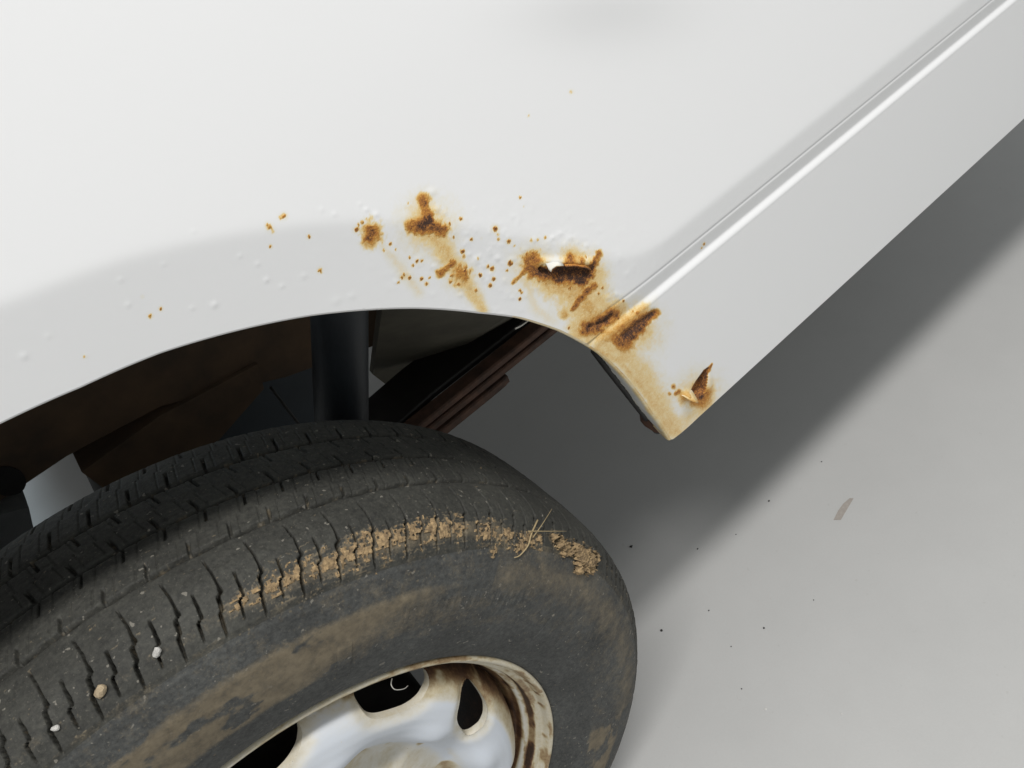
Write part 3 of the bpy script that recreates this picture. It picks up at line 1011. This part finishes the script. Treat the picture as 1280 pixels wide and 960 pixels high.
rim_rust_shade = rim_rust_shade + .55 * sstep(.0098, .0115, BY) * (1 - sstep(.0165, .0180, BY)) * (.45 + 1.0 * sstep(.35, .6, brn)) * (BR < .183)
rim_rust_shade = rim_rust_shade - .12 * np.exp(-np.square((BY - .0192) / .0011)) * (BR < .183)
rim_rust_shade = rim_rust_shade + .50 * sstep(.0205, .0225, BY) * (.4 + .9 * fbm(TA * .3, BR * 500, 83, 3))
rim_rust_shade = rim_rust_shade + .5 * np.exp(-np.square((BR - .1845) / .0009)) * sstep(.60, .72, fbm(TA * .5, BR * 90, 84, 3))
rim_rust_shade = np.where(BY > .042, .97, np.where(BY > .03, np.maximum(rim_rust_shade, .55), rim_rust_shade))  # deep barrel coloured near-black for the shade seen through the slots
rim = mesh_np("rim", bvt, grid_quads(nring + 1, 150, False), RIMM, wheel, {"rust": np.clip(rim_rust_shade, 0, 1)})
rim['label'] = "cream steel rim with brown rust rings"

disc_prof = np.array([(.030, .020), (.055, .020), (.070, .021), (.090, .0235), (.098, .0240), (.105, .0215), (.113, .0150), (.122, .0090), (.131, .0050), (.140, .0030), (.147, .0034), (.153, .0060), (.158, .0105), (.1625, .0170), (.1655, .0240), (.167, .0300), (.168, .036)])


def disc_y(r):
    return np.interp(r, disc_prof[:, 0], disc_prof[:, 1])


def disc_at(u, v):
    y = .01
    for _ in range(25):
        P = at(u, v, y)
        r = math.hypot(P[0], P[2] - WZ)
        y = .6 * y + .4 * float(disc_y(r))
    return (P[0], P[2] - WZ)


def zpts(l, ox, oy, s_):
    return [(ox + a / s_, oy + b / s_) for a, b in l]


def clamp_r(p, rmax=.1645):
    r = math.hypot(*p)
    k = min(1, rmax / r)
    return (p[0] * k, p[1] * k)


def rounded(P, n=3):
    for _ in range(n):
        Q = []
        for i in range(len(P)):
            a, b = P[i], P[(i + 1) % len(P)]
            Q += [(.75 * a[0] + .25 * b[0], .75 * a[1] + .25 * b[1]), (.25 * a[0] + .75 * b[0], .25 * a[1] + .75 * b[1])]
        P = Q
    return P


SLOT_A = zpts([(60, 270), (66, 222), (105, 172), (200, 146), (300, 120), (400, 108), (440, 115), (465, 155), (470, 200), (440, 260), (400, 310), (330, 352), (210, 390), (150, 390), (108, 350)], 440, 820, 4.923)
SLOT_B = zpts([(740, 197), (768, 222), (832, 315), (836, 385), (808, 445), (738, 492), (718, 478), (672, 412), (672, 370), (698, 262), (720, 212)], 440, 820, 4.923)
SLOT_C = zpts([(60, 425), (140, 357), (200, 308), (235, 293), (258, 305), (266, 335), (258, 375), (236, 411), (190, 460), (120, 490), (60, 480)], 260, 780, 2.286)
slots = []
for S in (SLOT_A, SLOT_B, SLOT_C):
    S = np.array([clamp_r(disc_at(*p)) for p in S])
    S = S.mean(0) + (S - S.mean(0)) * (1.15 if len(S) != 11 or abs(S[0][1]) > .09 else 1.2)
    slots.append(rounded([tuple(p) for p in S], 2))
A0 = slots[0]


def rotp(pts, deg):
    c, s_ = math.cos(math.radians(deg)), math.sin(math.radians(deg))
    return [(x * c - y * s_, x * s_ + y * c) for x, y in pts]


cen = lambda P: math.degrees(math.atan2(sum(p[1] for p in P), sum(p[0] for p in P)))
aA = cen(A0)
for ang in (-36, -76, -116, -156, 164, 124):
    slots.append(rotp(A0, ang - aA))


def disc_sdf(x, z):
    r = np.hypot(x, z)
    d = np.full(x.shape, 1.0)
    for S in slots:
        d = np.minimum(d, -poly_sdf(x, z, S))
    return np.minimum(d, r - .029)


rg = np.concatenate([np.arange(.028, .10, .0025), np.arange(.10, .1681, .0009)])
tg = np.linspace(0, 360, 901)
DT, DR = np.meshgrid(tg, rg, indexing='ij')
DX, DZ, dk = cut_grid(DR * np.cos(np.radians(DT)), DR * np.sin(np.radians(DT)), disc_sdf)
Rr = np.hypot(DX, DZ)
sd = disc_sdf(DX, DZ)
DY = disc_y(Rr)
for _ in range(5):                                     # soften the profile
    DY[:, 1:-1] = .25 * DY[:, :-2] + .5 * DY[:, 1:-1] + .25 * DY[:, 2:]
lipd = np.where(Rr > .10, np.exp(-np.square(sd / .0045)), 0)
DY = DY + lipd * .0030                                  # slot edges are pressed inwards
ang = np.degrees(np.arctan2(DZ, DX))
# spoke-like swell between slots and pads round the hub
DY = DY - .0080 * np.exp(-np.square((Rr - .122) / .014)) * np.square(np.cos(np.radians((ang - 65) * 4.8))) ** 1.8
DY = DY + .006 * np.exp(-np.square((Rr - .088) / .012)) * sstep(.2, .9, np.cos(np.radians((ang - 35) * 4.5)))
dn = fbm(ang * .25, Rr * 300, 91, 4)
dr = .015 + .17 * np.exp(-np.square(sd / .006)) * (.4 + .9 * dn) * (Rr > .11)
dr = dr + .52 * sstep(.158, .1665, Rr) * (1 - .65 * sstep(40, 60, np.abs(ang - 15))) * sstep(.35, .6, dn + .14 * np.cos(np.radians(ang - 28)))
dr = dr + .20 * sstep(.150, .162, Rr) * np.exp(-np.square((ang - 25) / 22)) + .26 * sstep(.1490, .1535, Rr) * np.exp(-np.square((ang + 2) / 38)) * (.5 + dn)
dr = dr + .34 * (1 - sstep(.092, .106, Rr)) * fbm(DX * 90, DZ * 90, 95, 4)
dr = dr + .45 * np.exp(-np.square((Rr - .102) / .006)) * sstep(.5, .65, fbm(DX * 60, DZ * 60, 96, 3))
disc = mesh_np("wheel_disc", np.stack([DX, DY, WZ + DZ], -1).reshape(-1, 3), grid_quads(len(tg), len(rg), False)[dk], RIMM, wheel, {"rust": np.clip(dr, 0, 1)})
for S in slots:                                          # pressed-in edges of the slots
    S = np.array(S)
    cc = S.mean(0)
    rows_ = []
    for q_, dyy in ((1.004, .0001), (.985, .0012), (.975, .0030), (.975, .0052)):
        T = cc + (S - cc) * q_
        rows_.append(np.stack([T[:, 0], disc_y(np.hypot(S[:, 0], S[:, 1])) + .0030 + dyy, WZ + T[:, 1]], -1))
    rows_ = np.stack(rows_ , 1)
    rows_ = np.concatenate([rows_, rows_[:1]], 0)
    mesh_np("slot_edge", rows_.reshape(-1, 3), grid_quads(len(rows_), 4), RIMM, wheel, {"rust": np.full(rows_.shape[:2], .20)})
disc['label'] = "white slotted steel wheel disc with rust round its slots"

ow = MB()
ow.lathe([(.10, 1.40), (.185, 1.39), (.19, 1.405), (.235, 1.412), (.28, 1.405), (.298, 1.38), (.30, 1.33), (.298, 1.27), (.28, 1.245), (.235, 1.238), (.19, 1.245), (.16, 1.26), (.10, 1.30)], 0, WZ, 64)
ow.build("far_wheel", DARK, van, True)
db_ = MB()
db_.lathe([(.02, .055), (.10, .055), (.118, .060), (.122, .068), (.122, .13), (.03, .135)], 0, WZ, 64)
db_.build("brake_drum", simple("drum_iron", (.022, .018, .015), .8, .5, 40), wheel, True)
for k_ in range(5):
    a_ = math.radians(54 + 72 * k_)
    nb = MB()
    c_ = (.050 * math.cos(a_), WZ + .050 * math.sin(a_))
    hexr = lambda r, y: [(c_[0] + r * math.cos(math.radians(60 * q)), y, c_[1] + r * math.sin(math.radians(60 * q))) for q in range(6)]
    nb.loft([hexr(.0115, .0205), hexr(.0115, .004), hexr(.009, .001)])
    nb.build("wheel_nut", LEAFM, wheel)
hb = MB()
hb.lathe([(.001, .006), (.020, .006), (.026, .009), (.028, .022)], 0, WZ, 48)
hb.build("hub_cap", LEAFM, wheel, True)

# --- what shows through the arch
def curve_box(name, pts, y0, y1, h0, h1, mat, parent):
    """bar along X whose bottom/top follow pts (x, z)"""
    b = MB()
    rings = []
    for x, z in pts:
        e = .0015
        rings.append([(x, y0 + e, z - h0), (x, y1 - e, z - h0), (x, y1, z - h0 + e), (x, y1, z + h1 - e), (x, y1 - e, z + h1), (x, y0 + e, z + h1), (x, y0, z + h1 - e), (x, y0, z - h0 + e)])
    b.loft(rings)
    return b.build(name, mat, parent)


spring = bpy.data.objects.new("leaf_spring", None)
SC.collection.objects.link(spring)
spring.parent = van
lz0 = 0.357
curve_box("leaf", [(-.45, lz0 + .03), (-.2, lz0 + .004), (0, lz0 - .004), (.2, lz0), (.45, lz0 + .001), (.62, lz0 + .008)], .250, .268, .0, .0085, LEAFM, spring)
curve_box("leaf", [(-.35, lz0 + .008), (-.2, lz0 - .006), (0, lz0 - .0145), (.2, lz0 - .0105), (.48, lz0 - .010)], .2495, .270, .0, .0085, LEAFM, spring)
lf = curve_box("leaf", [(-.25, lz0 - .012), (0, lz0 - .025), (.2, lz0 - .0215), (.345, lz0 - .0215), (.365, lz0 - .021), (.372, lz0 - .0195)], .248, .272, .002, .0085, LEAFM, spring)

rail = curve_box("chassis_rail", [(-.7, .50), (-.2, .505), (.02, .502), (.10, .49), (.20, .44), (.30, .405), (.42, .395), (1.4, .395)], .335, .395, .0, .10, RAILM, van)
hb2 = MB()
hp = at(9, 601, .334)
hb2.loft([[(hp[0] + rr2 * math.cos(a), yy2, hp[2] + 1.25 * rr2 * math.sin(a)) for a in [k2 * math.pi / 10 for k2 in range(20)]] for rr2, yy2 in ((.0115, .3325), (.0115, .3345))])
hb2.build("hole_shade_disc", BLACK, van)  # black disc on the rail face, painting the dark of a hole
blk = curve_box("shade_strip", [(.235, .355), (.30, .36), (.60, .36), (1.3, .36)], .272, .332, .0, .008, BLACK, van)  # black strip added for the shaded band along the leaf spring
# sloping olive panel above the black strip
op = MB()
O = [at(497, 492, .36), at(466, 468, .36), at(478, 384, .20), at(650, 384, .20), at(655, 395, .34), at(560, 447, .345)]
op.add([*O, *[p + np.array([0, .004, .004]) for p in O]], [(0, 1, 2, 3, 4, 5), (11, 10, 9, 8, 7, 6)] + [(i, (i + 1) % 6, (i + 1) % 6 + 6, i + 6) for i in range(6)])
op.build("underbody_panel", OLIVE, van)
# bracket under the rail
bk = MB()
bo = [at(102, 590, .33), at(140, 618, .33), at(215, 600, .33), at(272, 552, .33), at(330, 486, .33), at(322, 455, .33), at(200, 520, .33)]
bk.prism(bo, [(0, 0, 0), (0, .06, 0)])
bk.build("axle_bracket", RAILM, van)
g2 = MB()
go_ = [at(-60, 660, .33), at(36, 634, .33), at(46, 678, .33), at(30, 760, .33), at(-60, 760, .33)]
g2.prism(go_, [(0, 0, 0), (0, .05, 0)])
g2.build("spring_bracket", GREYM, van)
ax = MB()
ax.tube([(0, .17, WZ), (0, 1.25, WZ)], .032, 20)
ax.build("rear_axle", DARK, van, True)
sh1, sh2 = Vector((.300, .205, .655)), Vector((.150, .205, .36))
sk = MB()
dv = (sh2 - sh1)
sk.tube([sh1, sh1 + dv * .02, sh1 + dv * .93, sh1 + dv * .94], [.018, .0215, .0215, .018], 24)
sk.tube([sh1 + dv * .6, sh2], .017, 20)
sk.build("shock_absorber", SHOCKM, van, True)
ft = MB()
ft.prism([at(262, 452, .47), at(412, 452, .47), at(405, 560, .47), at(250, 580, .47)], [(0, 0, 0), (0, .02, 0)])
ft.build("dark_gap_sheet", simple("gap_shade_blue", (.030, .042, .052), .55, .3, 12), van)  # dark blue-grey sheet added to keep the gap behind the shock absorber dark
cb = MB()
c1, c2 = at(338, 484, .40), at(378, 536, .40)
cb.tube([c1, (Vector(c1) + Vector(c2)) / 2 + Vector((0, 0, -.002)), c2], .0016, 8)
cb.build("brake_cable", BLACK, van, True)

# wheelhouse shell above the wheel and the floor pan behind
wa = np.radians(np.linspace(47, 196, 60))
wr = np.array([(.045, .372), (.08, .392), (.20, .400), (.33, .400), (.335, .36)])
wv_ = np.stack([np.stack([ACX + b * np.cos(wa), np.full_like(wa, a), ACZ + b * np.sin(wa)], -1) for a, b in wr], 1)
wh = mesh_np("wheelhouse", wv_.reshape(-1, 3), grid_quads(60, len(wr)), DARK, van)
fp = MB()
fp.box(-.75, 1.7, .345, 1.40, .60, .62)
fp.box(.42, 1.7, .055, .345, .60, .62)
fp.build("floor_pan", simple("bounce_grey", (0.30, 0.30, 0.28), .7, .2, 12), van)  # unseen underside, made pale grey to bounce floor light into the shadow
fr = MB()
fr.box(-.75, 1.7, 1.40, 1.42, .425, 1.25)
fr.build("far_side_panel", simple("far_side_paint", (.8, .8, .79), .4, .05, 20), van)

# ------------------------------------------------------------------ small things lying on or stuck in others
def pebble(u, v, y, size, mat, label, sq=1.0):
    import bmesh
    P = at(u, v, y)
    bm = bmesh.new()
    bmesh.ops.create_icosphere(bm, subdivisions=2, radius=size)
    sd_ = rng.random() * 50
    for w in bm.verts:
        k_ = 1 + .35 * (math.sin(w.co.x / size * 2.1 + sd_) * math.cos(w.co.z / size * 1.7 + sd_ * 2)) + rng.uniform(-.07, .07)
        w.co = Vector((w.co.x * k_, w.co.y * k_ * .8, w.co.z * k_ * sq))
    me = bpy.data.meshes.new("pebble")
    bm.to_mesh(me)
    bm.free()
    me.materials.append(mat)
    o_ = bpy.data.objects.new("pebble", me)
    SC.collection.objects.link(o_)
    o_.location = P
    return tag(o_, label, "pebble", "pebbles stuck in the cuts of the tyre shoulder")


def tyre_at(u, v):
    """point on the tyre's outer skin behind a photo pixel"""
    y = .0
    for _ in range(40):
        P = at(u, v, y)
        r = math.hypot(P[0], P[2] - WZ)
        j = np.argmin(np.abs(rr_[:np.searchsorted(ss, S_MID)] - min(r, .2998)))
        y = .7 * y + .3 * float(yy_[j])
    return P


def pebble_t(u, v, *a, **k):
    return pebble(u, v, tyre_at(u, v)[1] - .001, *a, **k)


pebble_t(197, 815, .0023, PEBW, "round white pebble wedged beside a cut in the tyre shoulder")
pebble_t(127, 863, .0030, PEBT, "largest, tan angular pebble wedged in a cut of the tyre shoulder")
pebble_t(69, 910, .0016, PEBW, "small white pebble in the cut nearest the left edge of the photo")


def strand(name, pts, r, mat, label, cat, n=6):
    b = MB()
    V_ = [Vector(p) for p in pts]
    # subdivide with a smooth curve
    out = []
    for i in range(len(V_) - 1):
        p0, p1, p2, p3 = V_[max(i - 1, 0)], V_[i], V_[i + 1], V_[min(i + 2, len(V_) - 1)]
        for t in (0, .25, .5, .75):
            out.append(.5 * ((2 * p1) + (p2 - p0) * t + (2 * p0 - 5 * p1 + 4 * p2 - p3) * t * t + (3 * p1 - p0 - 3 * p2 + p3) * t ** 3))
    out.append(V_[-1])
    b.tube(out, [r * (1 - .5 * i / len(out)) for i in range(len(out))], n)
    return tag(b.build(name, mat, None, True), label, cat)


def on_tyre(u, v, lift):
    P = tyre_at(u, v)
    return P + (CAM - P) / np.linalg.norm(CAM - P) * lift


strand("straw", [on_tyre(666, 672, .003), on_tyre(678, 655, .008), on_tyre(690, 636, .010)], .00033, STRAWM, "straight dry straw standing up from the mud clump on the tyre", "straw")
strand("straw", [on_tyre(660, 664, .005), on_tyre(680, 664, .007), on_tyre(708, 664, .006)], .00035, STRAWM, "straw lying level across the top of the mud clump on the tyre", "straw")
strand("straw", [on_tyre(672, 650, .004), on_tyre(664, 668, .004), on_tyre(660, 682, .003), on_tyre(650, 694, .002), on_tyre(643, 697, .002)], .0006, STRAWM, "forked bent straw root hanging left of the mud clump", "straw")
strand("fibre", [at(644, 411, .014), at(652, 407, .012), at(659, 402, .010), at(664, 399, .011)], .0005, FIBREM, "short pale fibre caught under the wheel arch lip", "fibre")
strand("fibre", [at(490, 848, .006), at(489, 856, .004), at(494, 862, .002), at(505, 861, .002), at(510, 857, .004)], .00035, FIBREM, "curled pale hair hanging in the slot of the wheel disc", "fibre")

GR = [(789, 683, .0028, GRITM, "largest black grit speck on the shaded floor beside the tyre"), (961, 626, .0016, GRITM, "black grit speck at the soft edge of the shadow on the floor"),
      (872, 686, .0014, GRITM, "small dark speck near the corner of the shadow on the floor"), (920, 668, .0011, GRITM, "tiny speck between the shadow's corner and the brown scuff"),
      (827, 788, .0022, GRITM, "black grit speck on the lit floor close to the right of the tyre"), (955, 785, .0016, GRITM, "black grit speck on the lit floor below the brown scuff"),
      (927, 861, .0013, GRITM, "dark speck on the floor left of the pale chip"), (1027, 577, .0013, GRITM, "dark speck on the floor above the brown scuff"),
      (886, 763, .0013, GRITM, "faint dark speck on the floor midway between shadow corner and bottom edge"), (957, 886, .0019, CHIPM, "pale chip on the lit floor near the bottom of the photo"),
      (1017, 750, .0010, GRITM, "tiny speck on the floor under the brown scuff"), (914, 808, .0010, GRITM, "tiny speck on the floor between two larger black grit specks"),
      (1052, 892, .0012, CHIPM, "small pale chip farthest to the right on the floor")]
for u, v, s_, mat, lab in GR:
    import bmesh
    s_ *= .8
    P = on_floor(u, v, s_ * .4)
    bm = bmesh.new()
    bmesh.ops.create_icosphere(bm, subdivisions=1, radius=s_)
    for w in bm.verts:
        w.co = Vector((w.co.x * rng.uniform(.7, 1.4), w.co.y * rng.uniform(.7, 1.2), w.co.z * .4 * rng.uniform(.8, 1.1)))
    nm = "grit" if mat is GRITM else "paint_chip"
    me = bpy.data.meshes.new(nm)
    bm.to_mesh(me)
    bm.free()
    me.materials.append(mat)
    o_ = bpy.data.objects.new(nm, me)
    SC.collection.objects.link(o_)
    o_.location = P
    tag(o_, lab, "grit" if mat is GRITM else "chip", "specks scattered on the grey floor")

# a thin scrap of brown film on the floor
sc = MB()
q = [on_floor(*p) for p in ((1042, 650), (1051, 650), (1057, 640), (1067, 623), (1062, 623), (1054, 630), (1048, 638))]
n_ = len(q)
sc.add([p + np.array([0, 0, .0006]) for p in q] + [p + np.array([0, 0, .0001]) for p in q], [tuple(range(n_)), tuple(range(n_, 2 * n_))[::-1]] + [(i, (i + 1) % n_, (i + 1) % n_ + n_, i + n_) for i in range(n_)])
tag(sc.build("film_scrap", SCUFFM), "thin brownish film scrap stuck to the lit grey floor", "scrap")
